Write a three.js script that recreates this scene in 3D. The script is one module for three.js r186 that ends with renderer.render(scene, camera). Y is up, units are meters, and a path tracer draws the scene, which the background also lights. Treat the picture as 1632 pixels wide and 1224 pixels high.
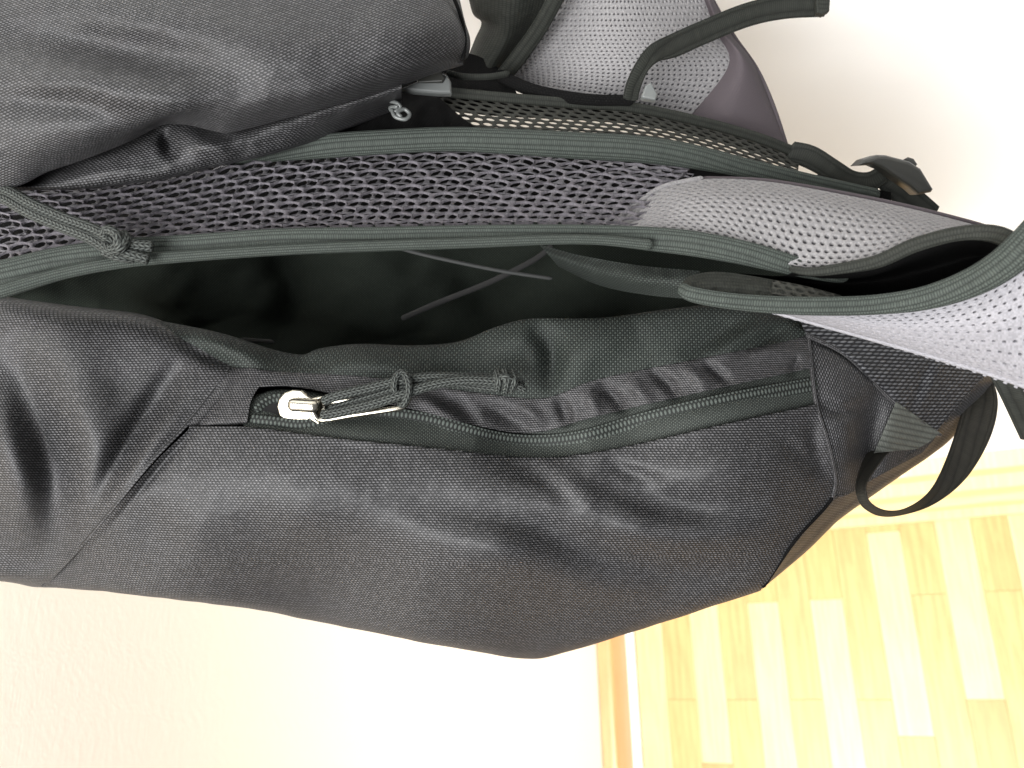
import * as THREE from 'three';
import { RectAreaLightUniformsLib } from 'three/addons/lights/RectAreaLightUniformsLib.js';
import { RoundedBoxGeometry } from 'three/addons/geometries/RoundedBoxGeometry.js';
import { mergeGeometries } from 'three/addons/utils/BufferGeometryUtils.js';
import { createNoise2D, createNoise3D } from 'simplex-noise';

// ---------------------------------------------------------------- camera, light, exposure
const F = 1312, CX = 816, CY = 612;                       // focal length and centre of the 1632 x 1224 picture
const EYE = new THREE.Vector3(0, 1.7, 0);
let ey = new THREE.Vector3(-.4448, -.2718, -.8533).normalize();     // world up, seen in camera axes (right, down, forward)
let ez = new THREE.Vector3(.8954, -.1595, -.416);
ez.addScaledVector(ey, -ez.dot(ey)).normalize();
const ex = new THREE.Vector3().crossVectors(ey, ez);
const toWorld = (x, y, z) => new THREE.Vector3(x * ex.x + y * ex.y + z * ex.z, x * ey.x + y * ey.y + z * ey.z, x * ez.x + y * ez.y + z * ez.z);
const FWD = toWorld(0, 0, 1), PUP = toWorld(0, -1, 0), PRIGHT = toWorld(1, 0, 0);
const W = (px, py, d) => toWorld((px - CX) / F * d, (py - CY) / F * d, d).add(EYE);

const scene = new THREE.Scene();
const camera = new THREE.PerspectiveCamera(2 * Math.atan(612 / F) * 180 / Math.PI, 4 / 3, .02, 30);
camera.position.copy(EYE); camera.up.copy(PUP); camera.lookAt(EYE.clone().add(FWD));
camera.updateMatrixWorld(); camera.focus = .268; camera.userData.fStop = 18;

const renderer = new THREE.WebGLRenderer({ antialias: true });
renderer.toneMapping = THREE.LinearToneMapping;
renderer.toneMappingExposure = .9;
renderer.shadowMap.enabled = true;

scene.background = new THREE.Color().setRGB(.33, .335, .36);          // the rest of a pale room, out of frame
RectAreaLightUniformsLib.init();
function areaLight(name, pos, target, w, h, color, power) {
  const l = new THREE.RectAreaLight(new THREE.Color().setRGB(...color), power, w, h);
  l.name = name; l.position.set(...pos); l.lookAt(...target); scene.add(l);
  return l;
}
areaLight('window_light', [-.68, 2.5, -.36], [.0, 1.35, -.1], 1.0, .9, [.98, .99, 1], 28);
const sunbeam = new THREE.SpotLight(new THREE.Color().setRGB(1, .96, .88), 35, 0, .42, .9, 2);
sunbeam.name = 'sunbeam'; sunbeam.position.set(-.9, 1.75, 1.6); sunbeam.target.position.set(.12, .2, -.3); sunbeam.shadow.radius = 8;
sunbeam.castShadow = true; scene.add(sunbeam, sunbeam.target);

// ---------------------------------------------------------------- helpers
let seed = 7;
const rnd = () => { seed = (seed * 1664525 + 1013904223) >>> 0; return seed / 4294967296; };
const n2 = createNoise2D(rnd), n3 = createNoise3D(rnd);
const clamp = (x, a, b) => Math.min(b, Math.max(a, x)), lerp = (a, b, t) => a + (b - a) * t, sstep = (a, b, x) => { const t = clamp((x - a) / (b - a), 0, 1); return t * t * (3 - 2 * t); };

function cr(p0, p1, p2, p3, t) {                            // centripetal-ish Catmull-Rom on arrays
  return p1.map((_, k) => {
    const a = p0[k] ?? p1[k], b = p1[k], c = p2[k], d = p3[k] ?? p2[k];
    return .5 * (2 * b + (c - a) * t + (2 * a - 5 * b + 4 * c - d) * t * t + (3 * b - a - 3 * c + d) * t * t * t);
  });
}
function spline(pts, n) {                                  // n+1 samples, evenly spaced by length in the first two numbers
  const fine = [], seg = 24, m = pts.length;
  for (let i = 0; i < m - 1; i++) for (let k = 0; k < seg; k++) {
    const a = pts[i], b = pts[i + 1], ext = (p, q) => p.map((v, j) => 2 * v - q[j]);
    fine.push(cr(i ? pts[i - 1] : ext(a, b), a, b, i + 2 < m ? pts[i + 2] : ext(b, a), k / seg));
  }
  fine.push(pts[m - 1].slice());
  const len = [0];
  for (let i = 1; i < fine.length; i++) len.push(len[i - 1] + Math.hypot(fine[i][0] - fine[i - 1][0], fine[i][1] - fine[i - 1][1]) + 1e-6);
  const out = [], L = len[len.length - 1];
  for (let i = 0, j = 0; i <= n; i++) {
    const t = L * i / n;
    while (j < fine.length - 2 && len[j + 1] < t) j++;
    const f = clamp((t - len[j]) / (len[j + 1] - len[j]), 0, 1);
    out.push(fine[j].map((v, k) => lerp(v, fine[j + 1][k], f)));
  }
  return out;
}

// folds: soft ridges and valleys along lines, in millimetres towards the viewer
function makeFolds(list) {
  const items = list.map(([pts, s, amp, hard]) => {
    const q = spline(pts, 24); let x0 = 1e9, x1 = -1e9, y0 = 1e9, y1 = -1e9;
    for (const p of q) { x0 = Math.min(x0, p[0]); x1 = Math.max(x1, p[0]); y0 = Math.min(y0, p[1]); y1 = Math.max(y1, p[1]); }
    return { q, s, amp, hard, box: [x0 - 4 * s, x1 + 4 * s, y0 - 4 * s, y1 + 4 * s] };
  });
  return (x, y) => {
    let h = 0;
    for (const f of items) {
      if (x < f.box[0] || x > f.box[1] || y < f.box[2] || y > f.box[3]) continue;
      let best = 1e9, bt = 0;
      for (let i = 0; i < f.q.length - 1; i++) {
        const a = f.q[i], b = f.q[i + 1], dx = b[0] - a[0], dy = b[1] - a[1], t = clamp(((x - a[0]) * dx + (y - a[1]) * dy) / (dx * dx + dy * dy + 1e-9), 0, 1);
        const e = Math.hypot(x - a[0] - dx * t, y - a[1] - dy * t);
        if (e < best) { best = e; bt = (i + t) / (f.q.length - 1); }
      }
      const r = best / f.s, taper = Math.pow(Math.max(0, Math.sin(Math.PI * (.015 + .97 * bt))), f.hard ? .7 : 1.05);
      h += f.amp * taper * (f.hard ? Math.exp(-r * 1.3) : Math.exp(-r * r * .5));
    }
    return h * 1.4 / 1000;
  };
}

// a cloth panel lofted through rows of [px, py, depth]; fold(px, py) lifts it towards the viewer
function patch(rows, nu, nv, { fold, wrinkle = 0, wscale = 90, depth, turnUV, taut = true } = {}) {
  const R = rows.map((r) => spline(r, nu)), m = R.length, grid = [];
  const knots = [0];
  for (let j = 1; j < m; j++) { let s = 0; for (let i = 0; i <= nu; i++) s += Math.hypot(R[j][i][0] - R[j - 1][i][0], R[j][i][1] - R[j - 1][i][1], (R[j][i][2] - R[j - 1][i][2]) * 5000); knots.push(knots[j - 1] + Math.max(s / (nu + 1), 1)); }
  for (let v = 0; v <= nv; v++) {
    const t = knots[m - 1] * v / nv; let j = 0; while (j < m - 2 && knots[j + 1] < t) j++;
    const f = (t - knots[j]) / (knots[j + 1] - knots[j]), row = [];
    for (let i = 0; i <= nu; i++) {
      const a = R[j][i], b = R[j + 1][i], ext = (p, q) => p.map((x, k) => 2 * x - q[k]);
      row.push(m === 2 ? a.map((x, k) => lerp(x, b[k], f)) : cr(j ? R[j - 1][i] : ext(a, b), a, b, j + 2 < m ? R[j + 2][i] : ext(b, a), f));
    }
    grid.push(row);
  }
  const Q = grid.map((row) => row.map(([x, y, o]) => W(x, y, (depth ? depth(x, y) : 0) + o)));
  const P = grid.map((row) => row.map(([x, y, o]) => {
    let d = (depth ? depth(x, y) : 0) + o;
    if (fold) d -= fold(x, y);
    if (wrinkle) d -= wrinkle / 1000 * (n2(x / wscale, y / wscale) + .5 * n2(x / wscale * 2.3 + 9, y / wscale * 2.3));
    return W(x, y, d);
  }));
  return sheet(P, turnUV, Q, taut && !!fold);
}
const BAG_SIDE = new THREE.Vector3(.30, -.88, -.37).normalize();      // the plane in which the bag's side cloth is cut
function sheet(P, turnUV = 0, Q = P, taut = false) {
  const nv = P.length - 1, nu = P[0].length - 1, pos = [], uv = [], idx = [];
  const mc = nu >> 1, mr = nv >> 1, U = [], V = [];
  for (let j = 0; j <= nv; j++) { const r = [0]; for (let i = 1; i <= nu; i++) r.push(r[i - 1] + Q[j][i].distanceTo(Q[j][i - 1])); U.push(r.map((x) => x - r[mc])); }
  for (let i = 0; i <= nu; i++) { const r = [0]; for (let j = 1; j <= nv; j++) r.push(r[j - 1] + Q[j][i].distanceTo(Q[j - 1][i])); V.push(r.map((x) => x - r[mr])); }
  if (taut) {                                              // cloth cut flat: weave runs straight in the panel's own plane
    const e1 = Q[mr][nu].clone().sub(Q[mr][0]), n = BAG_SIDE; e1.addScaledVector(n, -e1.dot(n)).normalize();
    const e2 = n.clone().cross(e1).normalize();
    for (let j = 0; j <= nv; j++) for (let i = 0; i <= nu; i++) { const q = Q[j][i].clone().sub(Q[mr][mc]); U[j][i] = q.dot(e1); V[i][j] = q.dot(e2); }
  }
  const c = Math.cos(turnUV), s = Math.sin(turnUV);
  for (let j = 0; j <= nv; j++) for (let i = 0; i <= nu; i++) { const p = P[j][i]; pos.push(p.x, p.y, p.z); uv.push(U[j][i] * c - V[i][j] * s, U[j][i] * s + V[i][j] * c); }
  for (let j = 0; j < nv; j++) for (let i = 0; i < nu; i++) { const a = j * (nu + 1) + i, b = a + nu + 1; idx.push(a, b, a + 1, b, b + 1, a + 1); }
  const g = new THREE.BufferGeometry();
  g.setAttribute('position', new THREE.Float32BufferAttribute(pos, 3)); g.setAttribute('uv', new THREE.Float32BufferAttribute(uv, 2)); g.setIndex(idx); g.computeVertexNormals();
  return g;
}

// tape, cord or wire along [px, py, depth, half width px, twist]; flat = thickness / width
function sweep(path, { w = 10, flat = 1, n = 60, around = 16, power = 2, closed = false, wmm } = {}) {
  const S = spline(path.map((p) => [p[0], p[1], p[2], p[3] ?? w, p[4] ?? 0]), n), C = S.map((p) => W(p[0], p[1], p[2])), pos = [], uv = [], idx = [];
  let u = 0;
  for (let i = 0; i <= n; i++) {
    const T = C[Math.min(n, i + 1)].clone().sub(C[Math.max(0, i - 1)]).normalize(), view = EYE.clone().sub(C[i]).normalize();
    let B = new THREE.Vector3().crossVectors(view, T).normalize(), N = new THREE.Vector3().crossVectors(T, B).normalize();
    const tw = S[i][4]; const b2 = B.clone().multiplyScalar(Math.cos(tw)).addScaledVector(N, Math.sin(tw)), n2_ = N.clone().multiplyScalar(Math.cos(tw)).addScaledVector(B, -Math.sin(tw));
    if (i) u += C[i].distanceTo(C[i - 1]);
    const hw = wmm ? wmm / 1000 : S[i][3] / F * S[i][2];
    const cap = i === 0 || i === n ? .6 : 1;
    for (let k = 0; k <= around; k++) {
      const a = k / around * 2 * Math.PI, ca = Math.cos(a), sa = Math.sin(a), e = 2 / power;
      const x = Math.sign(ca) * Math.pow(Math.abs(ca), e) * hw * cap, y = Math.sign(sa) * Math.pow(Math.abs(sa), e) * hw * flat * cap;
      const p = C[i].clone().addScaledVector(b2, x).addScaledVector(n2_, y);
      pos.push(p.x, p.y, p.z); uv.push(u, k / around * hw * (flat > .5 ? 6.28 : 4));
    }
  }
  const m = around + 1;
  for (let i = 0; i < n; i++) for (let k = 0; k < around; k++) { const a = i * m + k, b = a + m; idx.push(a, a + 1, b, b, a + 1, b + 1); }
  if (!closed) for (const i of [0, n]) for (let k = 1; k < around - 1; k++) idx.push(...(i ? [i * m, i * m + k, i * m + k + 1] : [0, k + 1, k]));
  const g = new THREE.BufferGeometry();
  g.setAttribute('position', new THREE.Float32BufferAttribute(pos, 3)); g.setAttribute('uv', new THREE.Float32BufferAttribute(uv, 2)); g.setIndex(idx); g.computeVertexNormals();
  return g;
}

// moulded plate: an outline in picture numbers given a real thickness and rounded edges
function slab(pts, d, th, bevel, tilt = [0, 0]) {
  const cx = pts.reduce((a, p) => a + p[0], 0) / pts.length, cy = pts.reduce((a, p) => a + p[1], 0) / pts.length, k = d / F;
  const s = new THREE.Shape(pts.map((p) => new THREE.Vector2((p[0] - cx) * k, -(p[1] - cy) * k)));
  const g = new THREE.ExtrudeGeometry(s, { depth: th, bevelEnabled: true, bevelThickness: bevel, bevelSize: bevel * .8, bevelOffset: -bevel * .8, bevelSegments: 3, curveSegments: 6 });
  g.rotateX(tilt[0]); g.rotateY(tilt[1]);
  return place(g, cx, cy, d);
}
function place(g, px, py, d, spin = 0) {
  if (spin) g.rotateZ(spin);
  const c = W(px, py, d), m = new THREE.Matrix4().makeBasis(PRIGHT, PUP, FWD.clone().negate()).setPosition(c);
  return g.applyMatrix4(m);
}

// open knit: a sheet with real holes on a staggered lattice
function knit(rows, { pitch = .0024, aspect = .9, hole = .6, deep = .0009, tri = false, depth, fold, bulge = 0, shrink = 1, skip, hv = 1.1 } = {}) {
  const NU = 60, NV = 30, R = rows.map((r) => spline(r, NU)), m = R.length, P = [];
  for (let v = 0; v <= NV; v++) {
    const t = (m - 1) * v / NV, j = Math.min(m - 2, Math.floor(t)), f = t - j, row = [];
    for (let i = 0; i <= NU; i++) {
      const a = R[j][i], b = R[j + 1][i], ext = (p, q) => p.map((x, k) => 2 * x - q[k]);
      const q = m === 2 ? a.map((x, k) => lerp(x, b[k], f)) : cr(j ? R[j - 1][i] : ext(a, b), a, b, j + 2 < m ? R[j + 2][i] : ext(b, a), f);
      row.push(W(q[0], q[1], q[2] - (fold ? fold(q[0], q[1]) : 0) - bulge * Math.sin(Math.PI * i / NU) * Math.sin(Math.PI * v / NV)));
    }
    P.push(row);
  }
  let Lu = 0, Lv = 0;
  for (let i = 1; i <= NU; i++) Lu += P[NV >> 1][i].distanceTo(P[NV >> 1][i - 1]);
  for (let j = 1; j <= NV; j++) Lv += P[j][NU >> 1].distanceTo(P[j - 1][NU >> 1]);
  const at = (s, t) => {
    const x = clamp(s / Lu, 0, 1) * NU, y = clamp(t / Lv, 0, 1) * NV, i = Math.min(NU - 1, Math.floor(x)), j = Math.min(NV - 1, Math.floor(y)), f = x - i, g = y - j;
    return P[j][i].clone().lerp(P[j][i + 1], f).lerp(P[j + 1][i].clone().lerp(P[j + 1][i + 1], f), g);
  };
  const nrm = (s, t) => { const e = 8e-4, a = at(s + e, t).sub(at(s - e, t)), b = at(s, t + e).sub(at(s, t - e)), n = a.cross(b).normalize(); return n.dot(EYE.clone().sub(at(s, t))) < 0 ? n.negate() : n; };
  const pos = [], uv = [], idx = [], rowH = pitch * aspect;
  const hex = [];
  for (let k = 0; k < 12; k++) {                           // hexagon corners and side middles of a staggered cell
    const X = pitch / 2, Y = rowH / 3, c = [[0, -2 * Y], [X, -Y], [X, Y], [0, 2 * Y], [-X, Y], [-X, -Y]], a = c[k >> 1], b = c[((k >> 1) + 1) % 6];
    hex.push(k % 2 ? [(a[0] + b[0]) / 2, (a[1] + b[1]) / 2] : a);
  }
  const nr = Math.ceil(Lv / rowH), nc = Math.ceil(Lu / pitch);
  for (let r = 0; r <= nr; r++) for (let c = 0; c <= nc; c++) {
    const cu = (c + (r % 2) * .5) * pitch, cv = r * rowH;
    if (skip && skip(cu / Lu, cv / Lv)) continue;
    const base = pos.length / 3, jx = (rnd() - .5) * pitch * .06, jy = (rnd() - .5) * pitch * .06, hs = hole * (1 + (rnd() - .5) * .14);
    const C0 = nrm(cu, cv);
    for (let layer = 0; layer < 4; layer++) for (let k = 0; k < 12; k++) {
      let u, v, dn = 0;
      if (layer === 0) [u, v] = hex[k];
      else {
        const q = hex[k], an = Math.atan2(q[1] / rowH, q[0] / pitch); let rr = hs * .5;
        if (tri) rr *= .78 + .3 * Math.cos(3 * (an + Math.PI / 2));
        u = Math.cos(an) * rr * pitch + jx; v = Math.sin(an) * rr * rowH * hv + jy;
        if (layer === 1) { u *= 1.16; v *= 1.16; }
        if (layer === 2) dn = -deep * .3;
        if (layer === 3) dn = -deep;
      }
      const p = at(cu + u, cv + v).addScaledVector(C0, dn);
      pos.push(p.x, p.y, p.z); uv.push(cu + u, cv + v);
    }
    for (let l = 0; l < 3; l++) for (let k = 0; k < 12; k++) { const a = base + l * 12 + k, b = base + l * 12 + (k + 1) % 12; idx.push(a, b, a + 12, b, b + 12, a + 12); }
  }
  const g = new THREE.BufferGeometry();
  g.setAttribute('position', new THREE.Float32BufferAttribute(pos, 3)); g.setAttribute('uv', new THREE.Float32BufferAttribute(uv, 2)); g.setIndex(idx); g.computeVertexNormals();
  return g;
}

// ---------------------------------------------------------------- computed textures
// each is a height field (grey) and a colour field of the same weave; size in metres per tile
function weaveTex(N, metres, cellU, cellV, shape, { lo, hi, jitter = .12, tint } = {}) {
  const h = new Float32Array(N * N), col = new Uint8Array(N * N * 4), hb = new Uint8Array(N * N * 4);
  const nu = Math.round(metres / cellU), nv = Math.round(metres / cellV), rv = [];
  for (let i = 0; i < nu * nv * 2; i++) rv.push(rnd());
  for (let y = 0; y < N; y++) for (let x = 0; x < N; x++) {
    const v = y / N * nv, u = x / N * nu, o = (y * N + x), r = shape(u, v, nu, nv, (i, j) => rv[((((j % nv) + nv) % nv) * nu + (((i % nu) + nu) % nu))]);
    h[o] = clamp(r[0], 0, 1);
    const t = clamp(r[1] ?? r[0], 0, 1), sl = (r[2] ?? 0);
    for (let c = 0; c < 3; c++) col[o * 4 + c] = clamp(255 * Math.pow(lerp(lo[c], hi[c], t) * (1 + sl * jitter), 1 / 2.2), 0, 255);
    col[o * 4 + 3] = 255;
    hb[o * 4] = hb[o * 4 + 1] = hb[o * 4 + 2] = 255 * h[o]; hb[o * 4 + 3] = 255;
  }
  const mk = (data, srgb) => { const t = new THREE.DataTexture(data, N, N); t.wrapS = t.wrapT = THREE.RepeatWrapping; t.magFilter = THREE.LinearFilter; if (srgb) t.colorSpace = THREE.SRGBColorSpace; t.repeat.set(1 / metres, 1 / metres); t.needsUpdate = true; return t; };
  return { map: mk(col, true), bumpMap: mk(hb, false) };
}
const bumpRound = (a, b) => Math.max(0, 1 - a * a - b * b);
// dobby: short raised dashes in staggered rows, leaning
const dobby = (lean, lenU, lenV) => (u, v, nu, nv, rv) => {
  let best = 0, rr = 0;
  for (let dj = -1; dj <= 1; dj++) {
    const j = Math.floor(v) + dj, off = (j % 2 ? .5 : 0);
    for (let di = -1; di <= 1; di++) {
      const i = Math.floor(u - off) + di, r = rv(i, j), fu = u - off - i - .5 + (r - .5) * .08, fv = v - j - .5, b = bumpRound((fu - fv * lean) / lenU, fv / lenV);
      if (b > best) { best = b; rr = r - .5; }
    }
  }
  const s = Math.sqrt(best), thread = .12 * Math.sin((u * 3 + v * 1.5) * 6.283);
  return [.25 + .75 * s + thread * (1 - s) * .8, s * s * (.75 + .5 * (rr + .5)), rr * 2];
};
const basket = (u, v, nu, nv, rv) => {
  const i = Math.floor(u), j = Math.floor(v), over = (i + j) % 2 === 0, fu = u - i - .5, fv = v - j - .5, r = rv(i, j);
  const b = over ? Math.sqrt(Math.max(0, 1 - (fv / .52) ** 2)) * Math.cos(fu * 2.4) : Math.sqrt(Math.max(0, 1 - (fu / .52) ** 2)) * Math.cos(fv * 2.4) * .72;
  return [b, b * b * (over ? 1 : .5), (r - .5) * 2];
};
const grosgrain = (u, v, nu, nv, rv) => {
  const j = Math.floor(v), fv = v - j - .5, i = Math.floor(u + (j % 2) * .5), fu = u + (j % 2) * .5 - i - .5, r = rv(i, j);
  const rib = Math.sqrt(Math.max(0, 1 - (fv / .54) ** 2)), knot = Math.sqrt(Math.max(0, 1 - (fu / .6) ** 2));
  return [rib * (.45 + .55 * knot), rib * knot * knot, (r - .5) * 2];
};
const braid = (u, v, nu, nv, rv) => {
  const j = Math.floor(v), side = j % 2 ? 1 : -1, fv = v - j - .5, q = u + side * fv * .9, i = Math.floor(q), fu = q - i - .5, r = rv(i, j);
  const b = Math.sqrt(Math.max(0, 1 - (fu / .55) ** 2 - (fv / .56) ** 2));
  return [b, b * b, (r - .5) * 2];
};
const twill = (u, v, nu, nv, rv) => { const q = u + v, f = q - Math.floor(q) - .5, r = rv(Math.floor(u), Math.floor(v)); const b = Math.sqrt(Math.max(0, 1 - (f / .6) ** 2)); return [b * (.8 + .2 * Math.sin(u * 18)), b * (.5 + .5 * r), (r - .5)]; };
const coilTeeth = (u, v, nu, nv, rv) => {
  const j = Math.floor(v), s = j % 2 ? .5 : 0, i = Math.floor(u + s), fu = u + s - i - .5, fv = v - j - .5, r = rv(i, j);
  const b = Math.sqrt(Math.max(0, 1 - (fu / .36) ** 2 - (fv / .48) ** 2));
  return [b, b * .8, (r - .5)];
};

function cloth(name, tex, bump, o = {}) {
  return new THREE.MeshPhysicalMaterial({ name, map: tex.map, bumpMap: tex.bumpMap, bumpScale: bump, roughness: o.rough ?? .5, metalness: 0, specularIntensity: o.spec ?? .52, sheen: o.sheen ?? .08, sheenRoughness: .5, ior: 1.5, sheenColor: new THREE.Color().setRGB(...(o.sheenColor ?? [.10, .10, .105])), side: THREE.DoubleSide });
}
const T = {
  dobby: weaveTex(1536, .036, .0012, .0008, dobby(.5, .45, .36), { lo: [.0035, .0034, .0036], hi: [.086, .084, .087] }),
  brick: weaveTex(1024, .04, .0026, .00125, dobby(-.5, .5, .36), { lo: [.003, .003, .004], hi: [.085, .086, .09] }),
  satin: weaveTex(1024, .024, .0009, .0007, dobby(.8, .5, .42), { lo: [.004, .004, .004], hi: [.075, .072, .074] }),
  basket: weaveTex(1024, .03, .0008, .0008, basket, { lo: [.003, .004, .003], hi: [.048, .057, .05] }),
  tape: weaveTex(512, .012, .0006, .0005, basket, { lo: [.008, .009, .008], hi: [.062, .072, .062] }),
  rib: weaveTex(1024, .024, .0007, .0009, grosgrain, { lo: [.0012, .0017, .0012], hi: [.040, .048, .041] }),
  strap: weaveTex(512, .024, .0008, .0016, grosgrain, { lo: [.003, .0032, .0025], hi: [.02, .0215, .0175] }),
  braid: weaveTex(512, .016, .0014, .0010, braid, { lo: [.003, .0035, .003], hi: [.06, .066, .06] }),
  plain: weaveTex(512, .016, .0006, .0006, basket, { lo: [.004, .0038, .0038], hi: [.015, .0145, .014] }),
  knit: weaveTex(512, .008, .0005, .0004, twill, { lo: [.13, .125, .126], hi: [.225, .217, .218] }),
  purple: weaveTex(512, .008, .0005, .0004, twill, { lo: [.05, .046, .052], hi: [.135, .125, .138] }),
  netting: weaveTex(512, .008, .0005, .0004, twill, { lo: [.01, .01, .0075], hi: [.03, .03, .024] }),
  coil: weaveTex(512, .012, .0013, .0013, coilTeeth, { lo: [.006, .007, .006], hi: [.07, .082, .072] }),
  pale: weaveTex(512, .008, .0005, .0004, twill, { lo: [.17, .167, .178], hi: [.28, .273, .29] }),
  lilac: weaveTex(256, .008, .0005, .0004, twill, { lo: [.12, .115, .125], hi: [.22, .21, .225] }),
  haul: weaveTex(512, .024, .0008, .0020, grosgrain, { lo: [.006, .0065, .005], hi: [.085, .09, .078] }),
};
const M = {
  dobby: cloth('dobby_fabric', T.dobby, .00013, { rough: .49, spec: .52 }), brick: cloth('brick_weave_fabric', T.brick, .00026), satin: cloth('satin_fabric', T.satin, .0002, { rough: .45, sheen: .3 }),
  basket: cloth('basket_weave', T.basket, .00025, { rough: .6, spec: .35, sheen: 0 }), rib: cloth('ribbed_binding', T.rib, .00032, { rough: .6, spec: .25, sheen: 0 }), strap: cloth('webbing', T.strap, .0003, { rough: .65, spec: .25, sheen: 0 }),
  braid: cloth('braided_cord', T.braid, .0004, { rough: .6, spec: .3, sheen: 0 }), plain: cloth('black_lining', T.plain, .0001, { rough: .9, spec: .1, sheen: 0 }),
  knit: cloth('grey_knit', T.knit, .00012, { rough: .85, spec: .4, sheen: .1 }), purple: cloth('purple_knit', T.purple, .0001, { rough: .6, spec: .35 }), netting: cloth('black_netting', T.netting, .0001, { rough: .7 }),
  coil: cloth('zip_coil', T.coil, .0002, { rough: .6, spec: .3, sheen: 0 }), tape: cloth('zip_tape', T.tape, .00015, { rough: .65, spec: .3, sheen: 0 }), lilac: cloth('lilac_knit', T.lilac, .0001, { rough: .6 }), haul: cloth('ribbed_webbing', T.haul, .0005, { rough: .6 }),
  backing: new THREE.MeshStandardMaterial({ name: 'knit_backing', color: new THREE.Color().setRGB(.075, .072, .077), roughness: .95, side: THREE.DoubleSide }),
  suede: cloth('dark_suede', T.plain, .00006, { rough: .8, spec: .4 }),
  plastic: new THREE.MeshPhysicalMaterial({ name: 'black_plastic', color: new THREE.Color().setRGB(.02, .02, .017), roughness: .42 }),
  greyPlastic: new THREE.MeshPhysicalMaterial({ name: 'grey_plastic', color: new THREE.Color().setRGB(.09, .095, .092), roughness: .4 }),
  nickel: new THREE.MeshStandardMaterial({ name: 'nickel', color: new THREE.Color().setRGB(.43, .40, .33), metalness: 1, roughness: .24 }),
  rod: new THREE.MeshStandardMaterial({ name: 'frame_wire', color: new THREE.Color().setRGB(.02, .021, .02), roughness: .8 }),
  tube: new THREE.MeshStandardMaterial({ name: 'rubber_tube', color: new THREE.Color().setRGB(.012, .0115, .011), roughness: .95 }),
};
M.plain.color.setRGB(.4, .4, .4); M.suede.map = null; M.suede.color.setRGB(.052, .043, .047);
M.litKnit = cloth('lit_grey_knit', T.pale, .00012, { rough: .85, spec: .4, sheen: 0 }); M.litBacking = M.backing.clone(); M.litBacking.color.setRGB(.19, .185, .20);  // grey knit and backing lightened: light on the lower wing face painted in
M.loop = M.strap.clone(); M.loop.name = 'shaded_webbing'; M.loop.color.setRGB(.85, .76, .72); M.cavity = cloth('shaded_green_lining', T.tape, .0001, { rough: .9, spec: .1, sheen: 0 }); M.cavity.color.setRGB(.42, .45, .41);  // loop webbing and cavity cloth darkened: shade painted into their colour
M.darkOlive = cloth('olive_cloth', T.strap, .0002, { rough: .7, spec: .2, sheen: 0 });

function plasterTex() {
  const N = 1024, hb = new Uint8Array(N * N * 4), k = 2 * Math.PI;
  const loop = (u, v, f, s) => n3(Math.cos(u * k) * f + s, Math.sin(u * k) * f, v * f * 6.2) ;
  for (let y = 0; y < N; y++) for (let x = 0; x < N; x++) {
    const u = x / N, v = Math.abs(y / N * 2 - 1), w = n3(Math.cos(u * k) * 1.3, Math.sin(u * k) * 1.3, v * 3) * .05;
    let h = .5 + .22 * loop(u, v + w, 3, 0) + .16 * loop(u + w, v * 2.2, 7, 5) + .10 * loop(u, v * 1.5, 16, 9);
    const o = (y * N + x) * 4; hb[o] = hb[o + 1] = hb[o + 2] = clamp(h, 0, 1) * 255; hb[o + 3] = 255;
  }
  const t = new THREE.DataTexture(hb, N, N); t.wrapS = t.wrapT = THREE.RepeatWrapping; t.magFilter = THREE.LinearFilter; t.repeat.set(1 / .35, 1 / .35); t.needsUpdate = true; return t;
}
function woodTex(base, dark, s) {
  const N = 256, L = 1024, c = new Uint8Array(N * L * 4);
  for (let y = 0; y < N; y++) for (let x = 0; x < L; x++) {
    const w = n2(x / 500 + s, y / 90 + s) * 10, g = .5 + .5 * Math.sin((y + w * 2) * .32 + n2(x / 300, y / 30 + s * 3) * 2), fine = n2(x / 70 + s, y / 1.6), pore = Math.max(0, n2(x / 26 + s * 7, y / 1.1) - .55) * 1.4;
    const t = clamp(.18 * g + .16 * fine + .3 * n2(x / 400 + s * 2, y / 40) + .3 + pore, 0, 1), o = (y * L + x) * 4;
    for (let k = 0; k < 3; k++) c[o + k] = 255 * Math.pow(lerp(base[k], dark[k], t), 1 / 2.2); c[o + 3] = 255;
  }
  const t = new THREE.DataTexture(c, L, N); t.wrapS = t.wrapT = THREE.MirroredRepeatWrapping; t.magFilter = THREE.LinearFilter; t.colorSpace = THREE.SRGBColorSpace; t.repeat.set(1 / .4, 1 / .08); t.needsUpdate = true; return t;
}
const plaster = plasterTex();
const wallMat = new THREE.MeshStandardMaterial({ name: 'cream_wall_paint', color: new THREE.Color().setRGB(.82, .745, .65), roughness: .75, bumpMap: plaster, bumpScale: .0002 });
const wallMat2 = new THREE.MeshStandardMaterial({ name: 'pale_wall_paint', color: new THREE.Color().setRGB(.88, .885, .87), roughness: .75, bumpMap: plaster, bumpScale: .00006 });
const woods = [[[.60, .41, .17], [.48, .29, .10]], [[.55, .345, .13], [.41, .23, .075]], [[.70, .55, .32], [.58, .41, .20]], [[.61, .42, .18], [.44, .26, .09]]].map(([a, b], i) => new THREE.MeshPhysicalMaterial({ name: 'parquet_wood', map: woodTex(a, b, i * 3.7), roughness: .42, clearcoat: .35, clearcoatRoughness: .3 }));
const skirtMat = new THREE.MeshPhysicalMaterial({ name: 'skirting_wood', map: woodTex([.60, .34, .15], [.46, .24, .09], 21), roughness: .4, clearcoat: .3, clearcoatRoughness: .3 });
const paleWood = new THREE.MeshPhysicalMaterial({ name: 'pale_skirting_wood', map: woodTex([.74, .60, .34], [.62, .46, .22], 31), roughness: .4, clearcoat: .3 });
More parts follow.
